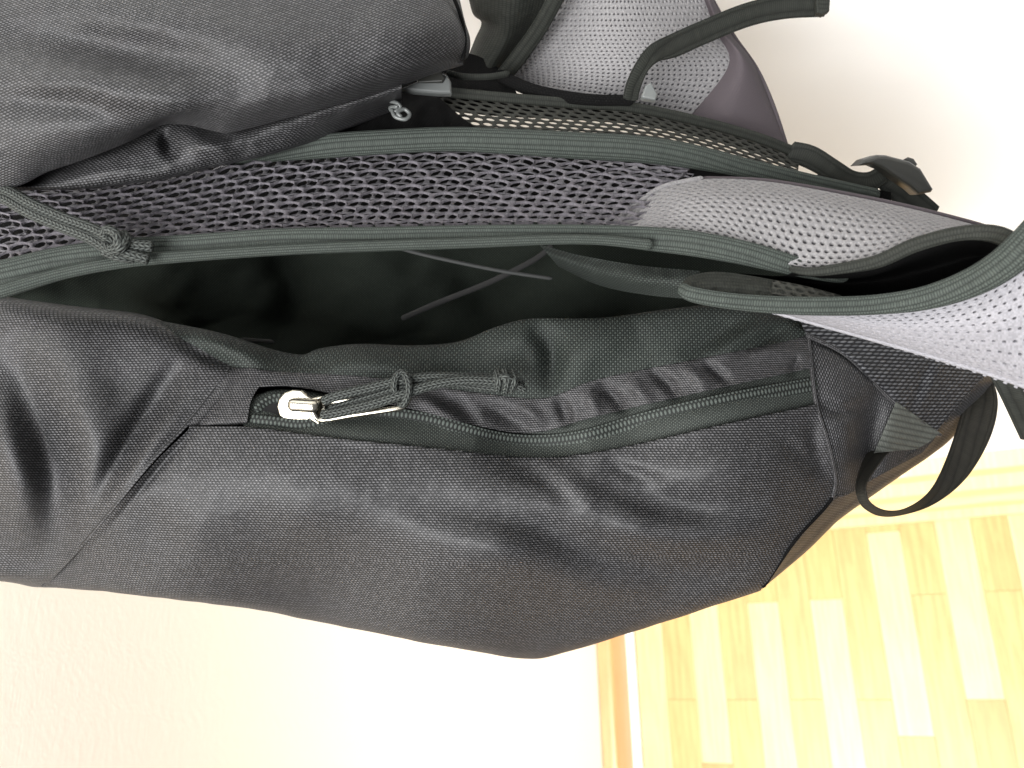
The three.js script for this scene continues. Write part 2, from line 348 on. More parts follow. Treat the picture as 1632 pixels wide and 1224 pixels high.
const whiteMat = new THREE.MeshStandardMaterial({ name: 'white_bead', color: new THREE.Color().setRGB(.82, .81, .77), roughness: .5 });

// ---------------------------------------------------------------- naming
const taken = {};
function numbered(name, parent) { const k = name; taken[k] = (taken[k] ?? -1) + 1; return taken[k] ? name + '_' + String(taken[k]).padStart(3, '0') : name; }
function mesh(name, g, m, parent) { const o = new THREE.Mesh(g, m); o.name = numbered(name); o.castShadow = o.receiveShadow = true; parent.add(o); return o; }
function struct(name, g, m, label, category) { const o = mesh(name, g, m, scene); o.userData = { kind: 'structure', label, category }; return o; }

// ---------------------------------------------------------------- the room's corner
const ZB = -.604, XR = .297;
{
  const g = new THREE.BoxGeometry(2.6, .05, 2.6); g.translate(-.9, -.041, .6);
  const floor = struct('floor', g, new THREE.MeshStandardMaterial({ name: 'floor_joint', color: new THREE.Color().setRGB(.40, .26, .11), roughness: .8 }), 'light oak strip parquet floor along the skirting boards', 'floor');
  const rowW = .0585, L = .354, plankG = [];
  for (let v = 0; v < 5; v++) { const b = new RoundedBoxGeometry(L - .0004, .012, rowW - .0004, 1, .0004); const uv = b.attributes.uv, p = b.attributes.position; for (let i = 0; i < uv.count; i++) uv.setXY(i, p.getX(i) + .2 + v * .37, p.getZ(i) + .03 + v * .021); plankG.push(b); }
  const tones = [3, 1, 0, 2, 3, 0, 0, 1, 0, 2, 3, 3, 0, 2, 1, 0];
  for (let r = 0; r < 15; r++) {
    const z = ZB + .043 + rowW * (r + .5), off = [0, .5, .18, .5, 0, .5, .0, .5, .33, 0, .5][r % 11];
    for (let c = -3; c < 2; c++) {
      const x = .089 + (c + .5 + off) * L; if (x - L / 2 > .22 || x + L / 2 < -.62) continue;
      const k = (r * 7 + c * 5 + 40) % 16, o = mesh('parquet_strip', plankG[(r * 3 + c + 9) % 5], woods[tones[(k + r) % 16]], floor);
      o.position.set(x, -.0055 + (rnd() - .5) * .0003, z);
    }
  }
  const uvm = (b) => { const p = b.attributes.position, n = b.attributes.normal, uv = b.attributes.uv; for (let i = 0; i < p.count; i++) { const ax = Math.abs(n.getX(i)), az = Math.abs(n.getZ(i)); uv.setXY(i, ax > .5 ? p.getZ(i) : p.getX(i), ax > .5 || az > .5 ? p.getY(i) : p.getZ(i)); } return b; };
  const wb = struct('back_wall', uvm(new THREE.BoxGeometry(2.6, 2.7, .1).translate(-1.0 , 1.33, ZB - .052)), wallMat, 'cream painted wall with brushed plaster texture behind the backpack', 'wall');
  const wr = struct('side_wall', uvm(new THREE.BoxGeometry(.1, 2.7, 2.6).translate(XR + .05, 1.33, .70)), wallMat2, 'smooth pale wall on the side of the shoulder harness', 'wall');
  const extr = (prof, len, rot, pos) => { const g = new THREE.ExtrudeGeometry(new THREE.Shape(prof.map((p) => new THREE.Vector2(...p))), { depth: len, bevelEnabled: false }); if (rot) g.rotateY(rot); g.translate(...pos); return uvm(g); };
  // profiles: x away from the wall, y up
  const sk = [[0, .001], [.027, .001], [.027, .098], [.0245, .104], [.019, .108], [0, .110]];
  mesh('skirting_board', extr(sk, 2.2, -Math.PI / 2, [XR - .07, 0, ZB]), skirtMat, wb);
  const bead = [[.0275, .001]]; for (let i = 0; i <= 8; i++) bead.push([.0275 + .014 * Math.cos(i / 8 * Math.PI / 2), .001 + .014 * Math.sin(i / 8 * Math.PI / 2)]);
  mesh('skirting_bead', extr(bead, 2.2, -Math.PI / 2, [XR - .07, 0, ZB]), whiteMat, wb);
  const plinth = [[0, .001], [-.08, .001], [-.08, .022], [-.066, .03], [-.066, .085], [-.054, .094], [-.050, .135], [-.030, .145], [-.027, .19], [0, .196]];
  mesh('skirting_board', extr(plinth, 2.2, 0, [XR, 0, ZB + .03]), paleWood, wr);
}

// ---------------------------------------------------------------- the backpack
const bag = new THREE.Group(); bag.name = 'backpack';
const ORG = W(1480, 720, .33); bag.position.copy(ORG); scene.add(bag);
bag.userData = { label: 'black hiking backpack with grey mesh hip belt and open side zip', category: 'backpack' };
function part(name, g, m, parent = bag) { g.translate(-ORG.x, -ORG.y, -ORG.z); return mesh(name, g, m, parent); }

// smooth carrier of the bag's side: thin-plate spline through a few depths
const body = (() => {
  const c = [[-60, 480, .276], [0, 480, .272], [0, 700, .262], [-40, 925, .295], [180, 700, .259], [75, 932, .296], [300, 650, .262], [370, 590, .267], [500, 640, .264], [480, 830, .250], [500, 985, .302], [800, 690, .265], [800, 870, .249], [850, 1040, .308], [650, 780, .251], [1000, 690, .264], [1000, 850, .255], [1050, 990, .297], [1290, 620, .267], [1290, 760, .269], [1215, 935, .284], [1400, 640, .278], [1340, 820, .288], [1480, 715, .305], [1590, 600, .318], [1450, 560, .285], [1300, 520, .275], [870, 560, .268], [450, 560, .272], [1100, 540, .266], [250, 520, .272], [150, 860, .270], [1200, 850, .263], [680, 985, .279], [280, 900, .266]];
  const n = c.length, S = n + 3, A = [], b = [], U = (r2) => r2 < 1e-9 ? 0 : r2 * Math.log(r2);
  const q = c.map((p) => [p[0] / 400, p[1] / 400]);
  for (let i = 0; i < S; i++) { A.push(new Array(S).fill(0)); b.push(0); }
  for (let i = 0; i < n; i++) { for (let j = 0; j < n; j++) A[i][j] = U((q[i][0] - q[j][0]) ** 2 + (q[i][1] - q[j][1]) ** 2) + (i === j ? .01 : 0); A[i][n] = A[n][i] = 1; A[i][n + 1] = A[n + 1][i] = q[i][0]; A[i][n + 2] = A[n + 2][i] = q[i][1]; b[i] = c[i][2]; }
  for (let i = 0; i < S; i++) {
    let m = i; for (let k = i + 1; k < S; k++) if (Math.abs(A[k][i]) > Math.abs(A[m][i])) m = k;
    [A[i], A[m]] = [A[m], A[i]]; [b[i], b[m]] = [b[m], b[i]];
    for (let k = i + 1; k < S; k++) { const f = A[k][i] / A[i][i]; if (!f) continue; for (let j = i; j < S; j++) A[k][j] -= f * A[i][j]; b[k] -= f * b[i]; }
  }
  for (let i = S - 1; i >= 0; i--) { for (let j = i + 1; j < S; j++) b[i] -= A[i][j] * b[j]; b[i] /= A[i][i]; }
  return (x, y) => { x /= 400; y /= 400; let d = b[n] + b[n + 1] * x + b[n + 2] * y; for (let i = 0; i < n; i++) d += b[i] * U((x - q[i][0]) ** 2 + (y - q[i][1]) ** 2); return d; };
})();
const folds = makeFolds([
  // strap-side panel on the left
  [[[-20, 640], [25, 760], [45, 900]], 28, 5], [[[0, 540], [60, 670], [95, 780], [80, 890]], 26, -6], [[[80, 505], [125, 600], [150, 720], [125, 850]], 32, 3.5],
  [[[300, 560], [235, 660], [175, 760], [150, 850]], 15, -4.5], [[[325, 600], [250, 695], [190, 785], [120, 880]], 15, 3],
  // main panel
  [[[215, 800], [250, 850], [270, 910]], 26, -2.2], [[[340, 800], [450, 860], [560, 905], [660, 950]], 50, -3.8],
  [[[590, 795], [720, 812], [840, 835], [960, 885], [1110, 905], [1210, 905]], 24, -4.8], [[[620, 850], [800, 880], [1000, 930], [1150, 935]], 30, 2],
  [[[915, 735], [980, 775], [1060, 802], [1150, 812], [1230, 800]], 21, -4.6], [[[960, 840], [1080, 858], [1200, 838]], 24, 3], [[[1060, 740], [1170, 740], [1270, 720]], 30, 2.2],
  [[[800, 740], [870, 765], [930, 815]], 13, -2], [[[860, 735], [900, 770], [960, 810]], 12, 1], [[[960, 735], [1010, 755], [1060, 770]], 9, -2.2], [[[1290, 655], [1300, 720], [1325, 770]], 9, -2], [[[1230, 690], [1290, 740], [1310, 770]], 9, -1.6],
  [[[384, 596], [322, 672], [258, 740], [190, 822], [130, 892]], 7, -1.6, 1],
  // zip line
  [[[760, 690], [840, 708], [940, 705]], 34, -5], [[[1000, 690], [1100, 665], [1260, 632]], 16, 2], [[[450, 680], [560, 690], [700, 705]], 14, 1.6],
  // pocket flap puckers
  [[[690, 632], [735, 650], [770, 690]], 9, -2.4], [[[745, 640], [800, 660], [850, 690]], 9, -2], [[[640, 622], [700, 650], [745, 680]], 9, 1.8], [[[820, 645], [850, 662], [870, 684]], 8, 1.8],
  [[[885, 630], [897, 650], [908, 682]], 7, -2.6], [[[930, 620], [945, 640], [955, 665]], 8, 1.8], [[[952, 610], [985, 640], [1002, 662]], 7, -2.8], [[[1000, 600], [1025, 630], [1040, 650]], 9, 1.8], [[[1030, 585], [1068, 615], [1085, 642]], 7, -2.8], [[[1085, 580], [1115, 605], [1130, 628]], 8, 1.5], [[[1118, 575], [1150, 600], [1165, 618]], 6, -2], [[[1180, 560], [1260, 560], [1290, 575]], 8, 1.2], [[[1272, 560], [1268, 580], [1258, 605]], 5, -1.5],
  // lining
  [[[840, 525], [880, 565], [872, 625]], 13, -5], [[[770, 560], [840, 545], [870, 590]], 16, 2.5], [[[890, 620], [930, 565], [1010, 515]], 24, 3.5], [[[1080, 570], [1130, 540], [1200, 495]], 11, -2.2], [[[1130, 570], [1190, 535], [1240, 505]], 10, 2], [[[1170, 565], [1220, 540], [1265, 515]], 7, -1.8],
  [[[470, 590], [560, 580], [650, 590], [740, 615]], 13, 3], [[[420, 560], [480, 580], [560, 560]], 10, -2], [[[300, 530], [380, 560], [430, 580]], 11, 2.2], [[[280, 545], [330, 568], [400, 590]], 7, -2.2],
  // lower end
  [[[1410, 600], [1388, 680], [1376, 790]], 15, -6], [[[1335, 560], [1345, 680], [1350, 800]], 18, 2], [[[1300, 642], [1345, 656], [1390, 650]], 8, -2.4], [[[1490, 560], [1470, 610], [1445, 665]], 4, -1.1], [[[1505, 570], [1485, 615], [1458, 672]], 6, .8], [[[1290, 540], [1350, 570], [1425, 640]], 6, -2, 1],
]);
const B = { depth: body, fold: folds, wrinkle: .22, wscale: 80 };
const shift = (row, dy, o, dx = 0) => row.map((p) => [p[0] + dx, p[1] + dy, (p[2] ?? 0) + o]);
const flat0 = (row, o = 0) => row.map((p) => [p[0], p[1], (p[2] ?? 0) + o]);

const SEAM_L = [[372, 588], [310, 668], [248, 733], [180, 815], [120, 885], [72, 934]];
// left panel: up to its seam
part('side_panel', patch([
  [[-70, 470, .05], [100, 490, .05], [232, 505, .05], [300, 540, .03], [375, 588, .006]], [[-70, 472, 0], [100, 496, 0], [230, 514, 0], [300, 548, 0], [371, 590, .0]],
  [[-70, 600, 0], [60, 610, 0], [180, 625, 0], [260, 650, 0], [322, 655, 0]], [[-70, 740, 0], [20, 745, 0], [110, 755, 0], [190, 765, 0], [240, 742, 0]], [[-70, 850, 0], [0, 860, 0], [60, 870, 0], [120, 865, 0], [158, 842, 0]], [[-70, 916, 0], [-20, 921, 0], [25, 926, 0], [55, 931, 0], [76, 931, 0]], [[-70, 912, .06], [-20, 916, .06], [25, 921, .06], [55, 926, .06], [76, 926, .06]],
], 110, 150, B), M.dobby);

const ZLOW = [[300, 678], [400, 682], [480, 692], [560, 702], [700, 716], [820, 729], [900, 728], [1000, 712], [1150, 678], [1302, 645]];
const OUT = [[72, 933], [140, 937], [350, 960], [500, 985], [650, 1015], [760, 1035], [850, 1045], [900, 1036], [1050, 990], [1216, 936]];
const OUTW = spline(OUT, 60).map(([x, y], i) => { const e = Math.min(1, i / 3, (60 - i) / 3); return [x, y + e * (1.0 * n2(x / 110, 3.3) + .4 * n2(x / 30, 8.1))]; });
part('main_panel', patch([
  shift(ZLOW, -3, .004), shift(ZLOW, 0, -.0006), shift(ZLOW, 7, -.0009),
  [[248, 736, 0], [400, 760, 0], [600, 785, 0], [800, 800, 0], [1000, 790, 0], [1200, 745, 0], [1322, 715, 0]],
  [[178, 817, 0], [350, 840, 0], [600, 870, 0], [830, 895, 0], [1050, 870, 0], [1220, 820, 0], [1325, 790, 0]],
  [[115, 890, 0], [350, 915, 0], [600, 950, 0], [840, 985, 0], [1050, 940, 0], [1270, 862, 0]],
  flat0(OUTW), shift(OUTW, -6, .02), shift(OUTW, -60, .09),
], 260, 190, B), M.dobby);
part('under_lining', patch([[[-70, 520, .012], [300, 570, .012], [700, 625, .014], [1000, 610, .012], [1400, 560, .012], [1540, 590, .012]], [[-70, 720, .012], [300, 720, .012], [700, 760, .012], [1000, 760, .012], [1300, 740, .012], [1440, 700, .012]], [[-70, 880, .012], [300, 920, .012], [700, 990, .012], [900, 1000, .012], [1180, 920, .012], [1320, 800, .012]]], 60, 30, { depth: body, fold: folds }), M.plain);
// seam beads
const onBody = (pts, off = 0) => pts.map((p) => [p[0], p[1], body(p[0], p[1]) - folds(p[0], p[1]) + off, p[2], p[3]]);
const dense = (pts, n) => spline(pts.map((p) => [p[0], p[1]]), n);
part('seam', sweep(onBody(dense(shift(SEAM_L, 0, 0, -5), 22), -.0002), { w: 3.4, flat: .5, n: 120, around: 8 }), M.dobby);
part('seam', sweep(onBody(dense([[1288, 535], [1300, 640], [1318, 700], [1331, 760], [1326, 795]], 22), -.0003), { w: 3, flat: .6, n: 90, around: 8 }), M.satin);
part('seam', sweep(onBody(dense([[1327, 792], [1312, 812], [1268, 860], [1216, 936]], 16), -.0004), { w: 3, flat: .8, n: 60, around: 8 }), M.plain);
part('seam', sweep(onBody(dense([[1285, 533], [1350, 567], [1415, 632], [1450, 660], [1500, 695]], 16), -.0008), { w: 3.6, flat: .7, n: 90, around: 8 }), M.satin);

// zip: tape, coil, slider, pull ring and cord
const ZTOP = [[392, 642], [450, 628], [560, 640], [650, 655], [760, 680], [850, 690], [950, 664], [1100, 629], [1293, 586]];
const zip = part('zipper', patch([shift(ZTOP, -8, .005), shift(ZTOP, 0, .0013), shift(ZLOW.map((p, i) => i ? p : [386, 672]), 3, .0013)], 240, 26, { ...B, wrinkle: 0 }), M.tape);
const COIL = [[520, 660], [600, 660], [680, 670], [780, 697], [850, 705], [930, 697], [1030, 668], [1160, 638], [1302, 612]];
part('zip_coil', sweep(onBody(dense(COIL, 40), .0009), { w: 12, flat: .14, n: 200, around: 14 }), M.coil, zip);
part('zip_coil', sweep(onBody(dense([[408, 655], [425, 640], [450, 634], [500, 652]], 12), .0005), { w: 7, flat: .4, n: 40, around: 10 }), M.coil, zip);
part('zip_coil', sweep(onBody(dense([[400, 668], [440, 672], [480, 676], [530, 668]], 12), .0005), { w: 8, flat: .4, n: 40, around: 10 }), M.coil, zip);
part('zip_gap_shade', patch([[[408, 652, .0009], [430, 644, .0009], [446, 642, .0009]], [[408, 654, .0009], [430, 657, .0009], [446, 662, .0009]]], 10, 4, { depth: body, fold: folds }), new THREE.MeshStandardMaterial({ name: 'painted_gap_shade', color: 0x020202, roughness: 1 }), zip);  // black sheet painting the shade inside the open zip end
{
  const d0 = body(480, 650) - folds(480, 650) - .0018;
  const g1 = slab([[443, 648], [446, 636], [455, 626], [470, 621], [484, 622], [493, 630], [500, 634], [518, 631], [516, 636], [502, 642], [502, 660], [514, 674], [510, 676], [497, 668], [490, 676], [476, 678], [459, 673], [447, 662]], d0, .0012, .0007, [0, -.12]);
  const bridge = new RoundedBoxGeometry(50 / F * d0, 22 / F * d0, .0042, 5, .0019); bridge.rotateY(-.08);
  place(bridge, 484, 646, d0 - .0032, -.06);
  const base = slab([[445, 650], [455, 632], [480, 628], [520, 640], [520, 668], [480, 672], [455, 666]], d0 + .0028, .001, .0004);
  const slider = part('slider', mergeGeometries([g1, bridge, base].map((g) => { const q = g.index ? g.toNonIndexed() : g; return q; })), M.nickel, zip);
  const dr = d0 - .0018;
  part('pull_ring', sweep([[508, 640, dr - .002], [499, 652, dr - .001], [503, 664, dr - .0005], [516, 669, dr], [560, 662, dr - .001], [620, 653, dr - .002], [640, 649, dr - .002], [649, 640, dr - .002], [651, 630, dr - .002], [642, 622, dr - .0015], [625, 624, dr - .0015], [560, 636, dr - .0005], [512, 643, dr]], { w: 4.9, n: 120, around: 12 }), M.nickel, zip);
  const cord = [
    sweep([[512, 662, dr - .001], [540, 657, dr - .002], [590, 645, dr - .0028], [640, 629, dr - .0034], [690, 613, dr - .0028], [740, 606, dr - .002], [795, 608, dr - .001]], { w: 8.5, n: 80 }),
    sweep([[514, 640, dr - .002], [540, 630, dr - .0028], [590, 618, dr - .003], [640, 606, dr - .0026], [690, 601, dr - .001], [740, 602, dr - .0005], [795, 604, dr]], { w: 8, n: 80 }),
    sweep([[524, 652, dr - .0005], [590, 632, dr - .0015], [640, 618, dr - .002], [700, 610, dr + .0002], [770, 617, dr], [800, 620, dr]], { w: 6, n: 60 }),
    sweep([[634, 640, dr - .001], [628, 618, dr - .0042], [632, 600, dr - .004], [642, 594, dr - .0035], [650, 606, dr - .005], [651, 626, dr - .0055], [644, 643, dr - .004], [636, 645, dr - .0015]], { w: 5.8, n: 50 }),
    sweep([[792, 592, dr], [795, 606, dr - .0035], [793, 622, dr - .001]], { w: 6.5, n: 20 }), sweep([[804, 590, dr], [808, 606, dr - .004], [805, 625, dr - .001]], { w: 6.5, n: 20 }), sweep([[816, 592, dr], [820, 607, dr - .0035], [813, 624, dr - .001]], { w: 6, n: 20 }), sweep([[786, 604, dr - .001], [806, 601, dr - .0042], [822, 610, dr - .002]], { w: 6, n: 20 }),
    sweep([[810, 612, dr - .001], [826, 616, dr - .001], [838, 622, dr]], { w: 6, n: 20 }), sweep([[815, 604, dr], [828, 606, dr], [835, 612, dr + .001]], { w: 4, n: 20 }),
  ];
  part('pull_cord', mergeGeometries(cord), M.braid, zip);
}
// pocket flap above the zip and its end piece
const LINB = [[235, 517], [285, 540], [330, 575], [430, 592], [600, 604], [760, 628], [866, 638], [950, 608], [1100, 577], [1245, 548], [1287, 533]];
const FT = [[414, 592], [500, 597], [600, 605], [760, 629], [866, 638], [950, 609], [1100, 578], [1245, 549], [1288, 537]];
const FB = [[412, 616], [470, 616], [560, 634], [650, 650], [760, 678], [850, 689], [950, 663], [1100, 628], [1296, 585]];
part('pocket_flap', patch([shift(FT, -2, .002), flat0(FT), shift(FB, -5, -.0007), shift(FB, 0, -.0006), shift(FB, 1, .002)], 240, 44, B), M.satin);
part('pocket_end', patch([[[366, 586, .001], [400, 588, .001], [440, 594, .001]], [[368, 590, -.0004], [400, 591, -.0004], [430, 595, -.0004]], [[335, 634, -.0006], [370, 634, -.0006], [402, 634, -.0006]], [[303, 675, -.0006], [340, 673, -.0006], [394, 670, -.0006]], [[303, 680, .003], [340, 680, .003], [392, 676, .003]]], 36, 36, B), M.satin);
// lining behind the zip, rolling into the open gap
const LINT = [[235, 508], [350, 531], [430, 556], [480, 566], [510, 556], [570, 549], [660, 551], [730, 545], [790, 522], [850, 509], [960, 507], [1060, 494], [1130, 487], [1200, 492], [1275, 508]];
part('lining', patch([shift(LINT, 26, .07), shift(LINT, 3, .014), shift(LINT, 0, .006), shift(LINT, 12, .0015), flat0(LINB, .0006), shift(LINB, 3, .003)], 260, 70, B), M.basket);

// lower end
part('end_panel', patch([
  [[1284, 534, .001], [1298, 640, .001], [1316, 700, .001], [1329, 760, .001], [1322, 797, .001]], [[1290, 534, 0], [1325, 600, 0], [1345, 680, 0], [1352, 740, 0], [1352, 788, 0]], [[1300, 538, 0], [1370, 590, 0], [1385, 660, 0], [1375, 720, 0], [1375, 773, 0]], [[1310, 543, 0], [1390, 605, 0], [1432, 650, 0], [1425, 704, 0], [1420, 748, 0]], [[1320, 548, .0008], [1412, 622, .0008], [1470, 672, .0008], [1492, 692, .0008], [1470, 722, .0008]],
], 100, 90, B), M.dobby);
part('reinforced_panel', patch([
  [[1268, 470, .012], [1400, 500, .012], [1500, 540, .012], [1590, 590, .006]], [[1270, 495, 0], [1400, 530, 0], [1500, 562, 0], [1574, 592, 0]], [[1283, 530, -.0008], [1372, 565, -.0008], [1458, 612, -.0008], [1524, 650, -.0008]], [[1288, 536, -.0012], [1350, 569, -.0012], [1418, 634, -.0012], [1480, 702, -.0012]], [[1287, 538, .003], [1349, 572, .003], [1416, 637, .003], [1478, 704, .003]],
], 110, 60, { ...B, turnUV: .25 }), M.brick);
const UIN = [[1575, 591], [1515, 650], [1478, 700], [1432, 736], [1390, 757], [1348, 786], [1326, 796], [1268, 862], [1217, 934]];
const UOUT = [[1594, 602], [1525, 690], [1486, 724], [1445, 752], [1405, 780], [1342, 825], [1320, 845], [1282, 882], [1214, 938]];
part('bottom_panel', patch([shift(UIN, -3, .002), flat0(UIN, .0), UOUT.map((p, i) => [(p[0] + UIN[i][0]) / 2, (p[1] + UIN[i][1]) / 2, .006]), flat0(UOUT, .022), shift(UOUT, -12, .10, -12)], 120, 50, B), M.dobby);
part('haul_webbing', patch([[[1428, 640, -.002], [1462, 664, -.002], [1498, 690, -.002]], [[1410, 682, -.0022], [1446, 692, -.0022], [1480, 705, -.0022]], [[1393, 722, -.002], [1425, 719, -.002], [1460, 716, -.002]]], 40, 40, { ...B, turnUV: .08 }), M.haul);
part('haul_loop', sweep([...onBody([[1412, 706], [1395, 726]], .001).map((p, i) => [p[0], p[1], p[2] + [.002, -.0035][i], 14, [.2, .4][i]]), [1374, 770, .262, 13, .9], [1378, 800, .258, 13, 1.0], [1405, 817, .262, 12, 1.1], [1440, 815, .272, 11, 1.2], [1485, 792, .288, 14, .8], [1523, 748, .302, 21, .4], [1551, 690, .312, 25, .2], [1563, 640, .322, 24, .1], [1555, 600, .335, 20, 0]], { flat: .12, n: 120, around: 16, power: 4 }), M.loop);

// ---------------------------------------------------------------- the gap, its wires, and the suspended back mesh
const cf = makeFolds([[[[420, 380], [470, 470], [430, 560]], 18, -9], [[[520, 390], [600, 450], [620, 540]], 50, 9], [[[700, 400], [780, 470], [800, 540]], 26, -8], [[[860, 400], [930, 450], [990, 520]], 40, 8], [[[200, 420], [280, 480], [300, 530]], 40, 8]]);
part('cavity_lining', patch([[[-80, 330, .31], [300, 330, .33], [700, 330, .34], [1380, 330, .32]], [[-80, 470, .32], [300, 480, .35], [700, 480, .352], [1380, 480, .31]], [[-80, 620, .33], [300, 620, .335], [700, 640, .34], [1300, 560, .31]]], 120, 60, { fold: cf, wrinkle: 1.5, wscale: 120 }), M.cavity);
part('frame_wire', sweep([[600, 385, .285], [660, 402, .287], [720, 416, .289], [800, 432, .292], [880, 444, .295]], { w: 3, n: 60, around: 10 }), M.rod);
part('drain_tube', sweep([[640, 508, .328], [700, 482, .328], [780, 450, .326], [850, 415, .324], [880, 392, .322]], { w: 4.5, n: 60, around: 10 }), M.tube);
part('frame_wire', sweep([[385, 541, .292], [410, 543, .29], [436, 545, .288]], { w: 3.5, n: 12, around: 10 }), M.tube);
part('inner_strap', patch([[[860, 390, .300], [930, 408, .285], [1020, 423, .268], [1115, 432, .256]], [[872, 404, .297], [940, 430, .282], [1025, 447, .264], [1115, 455, .252]], [[890, 425, .302], [955, 455, .290], [1030, 470, .272], [1115, 478, .258]]], 60, 24, { wrinkle: .6, wscale: 40 }), M.basket);

const MB = [[-60, 436, .252], [100, 404, .25], [250, 378, .25], [450, 362, .25], [700, 356, .249], [900, 354, .248], [1020, 362, .247]];
const MM = [[-60, 350, .262], [100, 350, .262], [250, 328, .263], [450, 300, .266], [700, 295, .268], [900, 305, .266], [1055, 312, .262]];
const MT = [[-60, 282, .272], [100, 294, .273], [250, 276, .275], [430, 238, .280], [700, 226, .286], [900, 240, .285], [1100, 268, .278]];
part('back_mesh', knit([MT, MM, MB], { pitch: .0076, aspect: .56, hole: .88, deep: .0008, hv: 1.3 }), M.purple);
const off = (r, o, dy = 3) => r.map((p) => [p[0] + 6, p[1] + dy, p[2] + o]);
part('back_mesh', knit([off(MT, .0035, 9), off(MM, .0035, 11), off(MB, .0035, 10)], { pitch: .0076, aspect: .56, hole: .90, hv: 1.32, deep: .0005 }), M.lilac);
part('back_mesh_lining', patch([off(MT, .02, 0), off(MM, .022, 0), off(MB, .012, 0)], 60, 20), M.plain);

part('edge_binding', sweep([[-60, 462, .243, 30, .1], [30, 437, .243, 28, .1], [110, 416, .244, 25, .1], [200, 402, .244, 22, .1], [300, 394, .244, 20], [450, 384, .244, 20], [600, 380, .244, 18], [750, 376, .244, 17], [880, 373, .243, 15], [960, 374, .242, 15], [1040, 381, .240, 19], [1110, 389, .238, 20], [1190, 404, .236, 19], [1260, 422, .235, 16], [1320, 436, .236, 13], [1352, 441, .2365, 10]], { flat: .22, n: 220, around: 22, power: 2.6 }), M.rib);
part('piping', sweep([[-60, 484, .240, 11], [30, 456, .240, 11], [110, 433, .241, 10], [200, 417, .241, 10], [300, 408, .241, 9.5], [450, 398, .241, 9], [600, 392, .241, 9], [750, 387, .241, 8.5], [880, 382, .240, 8], [960, 383, .239, 8], [1040, 391, .237, 9]], { n: 200, around: 14, flat: .8 }), M.rib);
part('edge_binding', sweep([[360, 258, .278, 10], [430, 243, .276, 15], [520, 233, .274, 19], [620, 226, .272, 19], [720, 222, .271, 19], [820, 226, .271, 20], [920, 232, .272, 21], [1020, 238, .273, 21], [1100, 249, .275, 19], [1190, 268, .278, 15], [1280, 288, .282, 13], [1400, 314, .288, 12]], { flat: .35, n: 200, around: 22, power: 2.6 }), M.rib);

// ---------------------------------------------------------------- near hip-belt wing
const HT = [[975, 362, .262], [1008, 332, .262], [1055, 299, .266], [1120, 285, .268], [1230, 290, .266], [1380, 317, .260], [1480, 339, .252], [1572, 363, .244]];
const HM = [[985, 364, .253], [1060, 330, .252], [1130, 316, .249], [1240, 322, .246], [1380, 345, .240], [1480, 358, .236], [1570, 368, .232]];
const HB = [[990, 368, .247], [1060, 362, .243], [1150, 374, .239], [1220, 400, .236], [1290, 418, .233], [1380, 413, .228], [1460, 388, .224], [1560, 372, .220]];
const HB2 = HB.map((p) => [p[0], p[1] + lerp(24, 5, sstep(1290, 1400, p[0])), p[2] + .004]);
part('hip_belt_mesh', knit([HT, HM, HB, HB2], { pitch: .0024, aspect: .9, hole: .52, deep: .0012 }), M.knit);
part('hip_belt_edge', sweep([[968, 368, .2585], [985, 350, .2605], [1008, 331, .2615], [1055, 299, .2655], [1120, 284, .2675]], { w: 4.5, n: 50, around: 10 }), M.knit);
part('hip_belt_pad', patch([off(HT, .0016, 4), off(HM, .0014, 2), off(HB, .0014, 0), off(HB2, .0014, 0)], 80, 40), M.backing);
part('hip_belt_edge', sweep([[1120, 284, .270], [1230, 289, .268], [1380, 315, .262], [1480, 337, .254], [1580, 364, .245], [1625, 385, .235]], { w: 3.5, n: 80, around: 10 }), M.suede);
// dark inside of the curled tip
part('hip_belt_inside', patch([
  [[1270, 432, .232], [1330, 430, .230], [1390, 418, .227], [1460, 388, .222], [1540, 366, .216], [1600, 372, .211], [1650, 410, .206]],
  [[1240, 440, .238], [1330, 444, .236], [1400, 436, .233], [1470, 408, .228], [1545, 386, .223], [1590, 396, .219], [1612, 420, .214]],
  [[1150, 438, .252], [1300, 452, .254], [1400, 450, .252], [1480, 432, .246], [1550, 412, .238], [1580, 412, .230], [1600, 425, .220]],
  [[1100, 478, .232], [1250, 494, .226], [1380, 496, .222], [1480, 488, .216], [1550, 462, .210], [1600, 430, .206], [1640, 390, .200]],
], 100, 50, { wrinkle: .5, wscale: 50 }), M.plain);
part('hip_belt_lip', sweep([[1258, 428, .2335, 5], [1290, 433, .2305, 7], [1340, 428, .228, 9], [1400, 416, .225, 11], [1460, 390, .221, 12], [1530, 372, .216, 12], [1585, 373, .211, 14], [1620, 392, .206, 16], [1660, 430, .200, 20]], { flat: .6, n: 110, around: 18, power: 2.4 }), M.darkOlive);
part('hip_belt_flap', patch([[[1083, 455, .236], [1100, 440, .236], [1140, 433, .236], [1200, 440, .235], [1270, 454, .233], [1340, 470, .230]], [[1086, 462, .231], [1110, 458, .231], [1150, 457, .231], [1210, 462, .230], [1280, 472, .228], [1345, 480, .227]], [[1090, 470, .233], [1120, 476, .231], [1160, 480, .230], [1220, 486, .229], [1290, 490, .227], [1350, 490, .226]]], 70, 24, { wrinkle: .5, wscale: 30 }), M.darkOlive);
part('hip_belt_flap_mesh', knit([[[1232, 446, .2325], [1280, 455, .231], [1330, 468, .229]], [[1230, 468, .2285], [1280, 476, .2265], [1330, 482, .2255]]], { pitch: .0030, aspect: .8, hole: .62, deep: .001 }), M.netting);
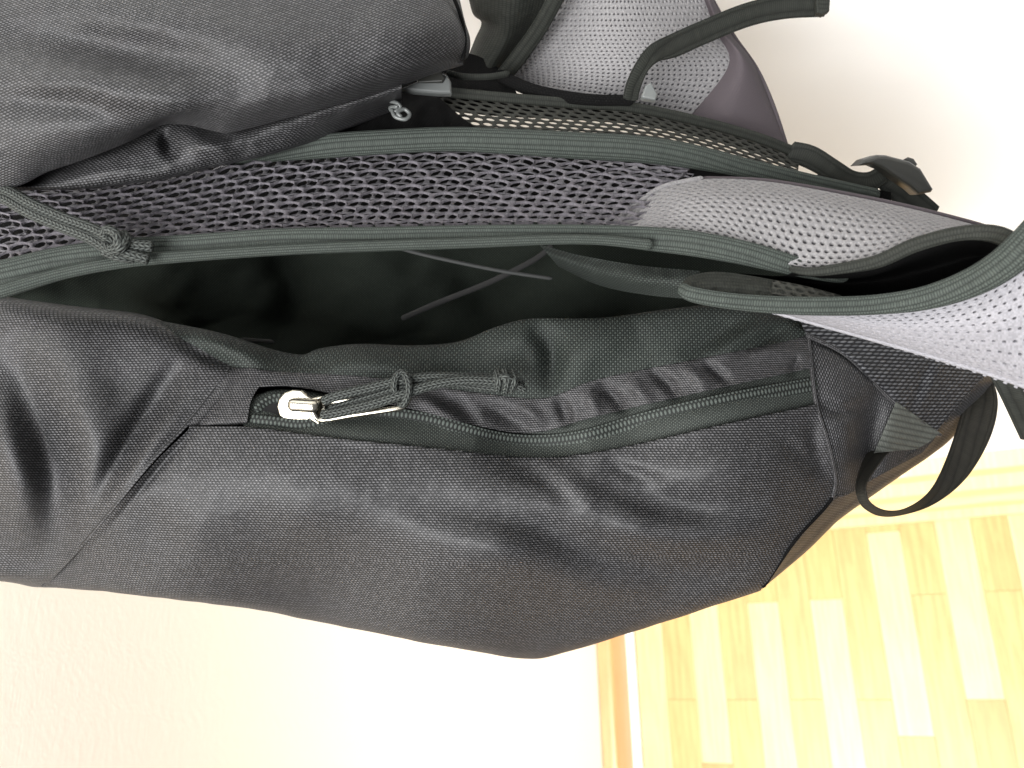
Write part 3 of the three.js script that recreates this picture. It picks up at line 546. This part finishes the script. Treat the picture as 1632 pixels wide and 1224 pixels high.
part('edge_binding', sweep([[1084, 456, .231, 9], [1100, 468, .229, 12], [1150, 478, .227, 13], [1220, 485, .225, 14], [1300, 488, .222, 15], [1390, 486, .219, 16], [1470, 476, .214, 19], [1540, 454, .208, 23], [1595, 424, .202, 26], [1640, 385, .197, 28], [1700, 320, .192, 30]], { flat: .32, n: 170, around: 22, power: 2.6 }), M.rib);
const LT = [[1205, 486, .232], [1300, 500, .2265], [1400, 500, .222], [1490, 488, .216], [1570, 460, .209], [1640, 415, .201], [1720, 350, .19]];
const LM = [[1208, 488, .234], [1310, 508, .228], [1420, 522, .222], [1510, 525, .216], [1590, 520, .209], [1660, 505, .203], [1740, 480, .192]];
const LB = [[1210, 490, .240], [1300, 515, .236], [1400, 543, .232], [1500, 572, .228], [1590, 600, .224], [1660, 626, .218], [1740, 660, .21]];
part('hip_belt_mesh', knit([LT, LM, LB, off(LB, .012, -10)], { pitch: .0026, aspect: .8, hole: .38, deep: .0008, hv: .7 }), M.litKnit);
part('hip_belt_pad', patch([off(LT, .0014, 0), off(LM, .0013, 0), off(LB, .0013, -2), off(LB, .014, -12)], 70, 40), M.litBacking);
part('hip_belt_edge', sweep(LB.map((p) => [p[0], p[1] - 1, p[2]]), { w: 5, n: 90, around: 10 }), M.litKnit);
part('belt_strap', sweep([[1585, 570, .30, 20, .3], [1612, 620, .30, 20, .3], [1650, 700, .31, 20, .3]], { flat: .1, n: 40, around: 14, power: 4 }), M.strap);

// ---------------------------------------------------------------- far netting, far wing, straps
part('inner_cloth', patch([[[1030, 235, .30], [1150, 258, .30], [1280, 282, .302], [1420, 306, .304]], [[1030, 330, .305], [1150, 340, .305], [1280, 345, .305], [1420, 340, .305]]], 30, 10), M.plain);
const NT = [[640, 138, .292], [720, 148, .292], [820, 160, .292], [920, 168, .293], [1000, 174, .294], [1100, 195, .297], [1200, 222, .30], [1275, 250, .304]];
const NB = [[690, 206, .286], [725, 208, .2855], [760, 210, .285], [850, 212, .285], [950, 216, .286], [1050, 226, .288], [1150, 248, .290], [1270, 286, .294]];
part('back_netting', knit([NT, NB], { pitch: .0046, aspect: .42, hole: .70, deep: .0006 }), M.netting);
part('back_netting_lining', patch([NT.map((p) => [p[0], p[1] - 6, p[2] + .012]), NT.map((p, i) => [p[0] + (NB[i][0] - p[0]) * .5, p[1] + (NB[i][1] - p[1]) * .5, p[2] + .014])], 60, 6), M.plain);
part('edge_binding', sweep([[700, 146, .289, 8], [820, 157, .289, 8], [920, 165, .290, 8], [1000, 170, .291, 8], [1100, 190, .294, 8], [1200, 217, .297, 8], [1276, 246, .301, 8]], { flat: .4, n: 90, around: 12 }), M.darkOlive);
part('netting_gusset', patch([[[400, 246, .29], [480, 190, .288], [560, 150, .286], [660, 138, .286], [690, 146, .286]], [[400, 250, .286], [480, 215, .284], [560, 190, .282], [670, 175, .281], [730, 182, .282]], [[400, 262, .284], [480, 240, .28], [560, 228, .278], [680, 216, .278], [775, 216, .280]]], 60, 30, { wrinkle: 1, wscale: 60 }), M.plain);
part('far_belt_mesh', knit([[[925, -50, .312], [1010, -50, .302], [1106, -50, .312]], [[868, 45, .312], [1000, 45, .300], [1140, 45, .312]], [[832, 100, .312], [990, 105, .300], [1162, 104, .311]], [[800, 134, .312], [950, 165, .303], [1096, 190, .309]]], { pitch: .0021, aspect: .9, hole: .46, deep: .0008, hv: .9 }), M.knit);
part('far_belt_pad', patch([[[925, -50, .3135], [1010, -50, .3035], [1106, -50, .3135]], [[868, 45, .3135], [1000, 45, .3015], [1140, 45, .3135]], [[832, 100, .3135], [990, 105, .3015], [1162, 104, .3125]], [[800, 134, .3135], [950, 165, .3045], [1096, 190, .3105]]], 40, 40), M.backing);
part('far_belt_tip', patch([[[1104, -50, .312], [1139, 45, .3115], [1161, 104, .3105], [1094, 192, .3095]], [[1108, -50, .309], [1150, 45, .308], [1185, 104, .306], [1160, 212, .306]], [[1112, -50, .312], [1162, 48, .313], [1205, 110, .313], [1258, 246, .315]], [[1108, -50, .325], [1158, 48, .325], [1200, 110, .325], [1250, 240, .325]]], 60, 40), M.suede);
part('far_belt_tip_edge', sweep([[1120, -30, .313], [1140, 10, .313], [1170, 60, .313], [1205, 110, .314], [1232, 170, .315], [1258, 250, .316]], { w: 4, n: 60, around: 8 }), M.suede);
part('far_belt_edge', patch([[[738, -50, .318], [752, 18, .318], [767, 36, .318], [757, 62, .318], [742, 100, .318]], [[742, -50, .306], [760, 18, .304], [778, 40, .304], [766, 66, .304], [748, 104, .304]], [[830, -50, .296], [812, 30, .296], [800, 70, .297], [775, 112, .298]], [[890, -50, .302], [846, 40, .304], [815, 85, .304], [790, 120, .304]], [[930, -50, .310], [872, 45, .311], [838, 98, .311], [804, 134, .311]]], 60, 60, { wrinkle: .4, wscale: 40 }), M.darkOlive);
part('far_belt_binding', sweep([[905, -40, .297], [862, 40, .299], [828, 88, .30], [800, 124, .301]], { w: 13, flat: .5, n: 50, around: 12 }), M.darkOlive);
part('lift_strap', patch([[[715, 82, .296], [745, 84, .298], [780, 98, .300], [812, 124, .302]], [[705, 150, .288], [740, 150, .289], [790, 155, .291], [830, 162, .292]]], 20, 14), M.plain);
part('lift_strap', sweep([[712, 116, .284, 5], [740, 122, .286, 5], [780, 122, .288, 5], [812, 117, .291, 5]], { flat: .4, n: 30, around: 8 }), M.strap);
part('lift_strap', sweep([[790, 118, .296, 10], [850, 144, .291, 10], [930, 158, .288, 9], [1010, 160, .287, 8]], { flat: .2, n: 50, around: 10 }), M.plain);
part('lift_strap', patch([[[600, 130, .300], [680, 95, .300], [760, 95, .300]], [[600, 175, .296], [690, 160, .294], [770, 160, .293]]], 10, 6), M.plain);  // added dark filler behind the lock, hides bright wall slivers; no strap
part('ladder_lock', slab([[640, 148], [672, 132], [704, 121], [712, 124], [718, 134], [719, 152], [700, 153], [660, 152]], .278, .003, .0012, [.1, .15]), M.greyPlastic);
part('ladder_lock', slab([[664, 128], [704, 118], [710, 127], [706, 134], [668, 136]], .275, .0016, .0006), M.plastic);
part('webbing_tail', sweep([[1004, 160, .286, 14, .5], [1010, 135, .284, 14, .5], [1024, 105, .282, 13, .4], [1044, 84, .283, 15, .2], [1075, 72, .288, 18], [1120, 52, .294, 18], [1190, 24, .300, 18], [1250, 11, .303, 18], [1318, 7, .305, 18]], { flat: .09, n: 120, around: 16, power: 5 }), M.strap);
part('webbing_hem', slab([[1296, -10], [1320, -6], [1318, 22], [1308, 28], [1298, 25]], .302, .002, .0006), M.strap);
part('ladder_lock', slab([[1020, 158], [1027, 140], [1036, 135], [1046, 155], [1043, 164], [1024, 161]], .282, .002, .0008), M.greyPlastic);
// strap and buckle at the far lower corner
part('buckle_strap', sweep([[1258, 240, .300, 15], [1290, 250, .300, 18, .2], [1325, 270, .301, 17, .3], [1355, 288, .303, 17, .3], [1385, 290, .302, 17, .4], [1410, 276, .300, 16, .5]], { flat: .14, n: 60, around: 14, power: 4 }), M.strap);
part('buckle_strap', sweep([[1300, 285, .306, 12], [1350, 303, .307, 14], [1390, 315, .308, 14], [1400, 340, .310, 12]], { flat: .2, n: 40, around: 12, power: 3 }), M.plain);
part('buckle_strap', sweep([[1400, 268, .304, 15], [1420, 292, .305, 18], [1450, 316, .307, 19], [1485, 345, .31, 18]], { flat: .12, n: 40, around: 14, power: 4 }), M.strap);
part('buckle', slab([[1352, 267], [1361, 257], [1383, 250], [1397, 250], [1436, 258], [1456, 269], [1481, 300], [1478, 305], [1457, 309], [1443, 299], [1416, 284], [1392, 270], [1377, 265]], .296, .004, .0018, [.2, .1]), M.plastic);
part('buckle', slab([[1434, 258], [1440, 254], [1449, 257], [1455, 266], [1450, 272]], .299, .003, .001), M.plastic);

// ---------------------------------------------------------------- upper panel (padded cloth lying over the gap)
const uf = makeFolds([[[[-40, 62], [90, 66], [200, 88], [310, 112], [430, 142]], 30, -6], [[[-40, 118], [120, 122], [280, 138], [430, 150]], 30, 3.4], [[[-40, 10], [200, 25], [420, 70], [520, 120]], 34, 3], [[[-40, 160], [120, 165], [240, 195]], 16, -2.4], [[[340, 205], [400, 170], [500, 150], [600, 120]], 16, 1.5], [[[708, -20], [732, 30], [738, 70], [738, 100]], 3.5, -1.3], [[[560, 30], [640, 50], [700, 60]], 40, 1.5]]);
const UB = [[-70, 303], [0, 300], [40, 290], [75, 273], [130, 255], [200, 228], [240, 208], [266, 198], [305, 200], [345, 209], [372, 210], [450, 190], [560, 160], [640, 136], [690, 118], [738, 104]];
part('upper_panel', patch([
  [[-70, -60, .250], [100, -60, .246], [300, -60, .244], [500, -60, .246], [640, -60, .250], [700, -50, .258], [722, -30, .268], [728, -20, .28]],
  [[-70, 40, .243], [100, 40, .238], [300, 40, .236], [500, 35, .237], [640, 30, .242], [710, 25, .250], [737, 22, .262], [738, 22, .278]],
  [[-70, 130, .238], [100, 130, .233], [300, 125, .232], [500, 95, .235], [640, 75, .241], [715, 65, .251], [748, 62, .263], [747, 62, .28]],
  [[-70, 220, .240], [100, 210, .236], [300, 172, .236], [500, 142, .240], [640, 110, .246], [710, 94, .254], [744, 90, .264], [742, 90, .28]],
  UB.map((p) => [p[0], p[1] - 5, .248 + sstep(500, 740, p[0]) * .014]), UB.map((p) => [p[0], p[1], .254 + sstep(500, 740, p[0]) * .014]), UB.map((p) => [p[0], p[1] - 12, .275]),
], 200, 150, { fold: uf, wrinkle: .25, wscale: 80, turnUV: .35, taut: false }), M.dobby);
part('upper_panel_seam', sweep([[712, -30, .2545], [733, 22, .258], [741, 62, .260], [738, 96, .260]], { w: 3, n: 40, around: 8 }), M.plain);
const gf = makeFolds([[[[262, 200], [266, 225], [280, 255]], 8, -3], [[[285, 205], [320, 230], [380, 250]], 12, 2], [[[120, 262], [200, 250], [260, 230]], 14, 1.5], [[[60, 285], [160, 278], [260, 268]], 9, 1.2]]);
part('upper_gusset', patch([
  shift(UB.slice(0, 14).map((p) => [p[0], p[1]]), -14, .262), shift(UB.slice(0, 14), 6, .258),
  [[-70, 298, .255], [60, 296, .255], [140, 285, .255], [250, 255, .255], [330, 238, .256], [420, 224, .259], [520, 200, .265], [640, 160, .275]],
  [[-70, 306, .258], [60, 303, .258], [140, 300, .258], [250, 286, .259], [330, 268, .262], [430, 246, .266], [520, 218, .274], [640, 172, .284]], [[-70, 300, .275], [60, 298, .275], [140, 295, .275], [250, 280, .276], [330, 262, .278], [430, 240, .282], [520, 212, .285], [640, 168, .29]],
], 120, 40, { fold: gf, wrinkle: .4, wscale: 60, taut: false }), M.dobby);

// drawcord over the mesh and little cord loop
const lc = [
  sweep([[-30, 292, .254], [10, 303, .250], [50, 325, .246], [100, 347, .243], [150, 366, .240], [178, 384, .237], [184, 398, .237]], { w: 9.5, n: 70 }),
  sweep([[-30, 304, .254], [8, 317, .250], [45, 338, .246], [95, 360, .243], [140, 378, .240], [170, 396, .238], [190, 402, .237]], { w: 9.5, n: 70 }),
  sweep([[164, 374, .236], [172, 366, .2345], [186, 374, .233], [188, 390, .233], [176, 398, .2345], [165, 390, .236]], { w: 8, n: 40 }), sweep([[176, 402, .235], [192, 396, .2325], [202, 382, .2345], [196, 372, .237]], { w: 8, n: 30 }),
  sweep([[185, 384, .236], [210, 390, .2355], [245, 393, .2365]], { w: 9, n: 30 }), sweep([[180, 396, .2355], [205, 404, .235], [238, 414, .2365]], { w: 9, n: 30 }), sweep([[165, 400, .2365], [190, 409, .2355], [215, 412, .237]], { w: 8, n: 30 }),
];
part('drawcord', mergeGeometries(lc), M.braid);
part('cord_loop', mergeGeometries([sweep([[615, 160, .272], [632, 164, .270], [638, 172, .270], [628, 178, .27], [622, 172, .271], [634, 170, .269]], { w: 3.2, n: 40, around: 8 }), sweep([[624, 174, .27], [630, 186, .269], [646, 190, .269], [653, 182, .27], [644, 174, .27], [634, 180, .269], [640, 187, .269]], { w: 3.2, n: 50, around: 8 })]), M.greyPlastic);

renderer.render(scene, camera);
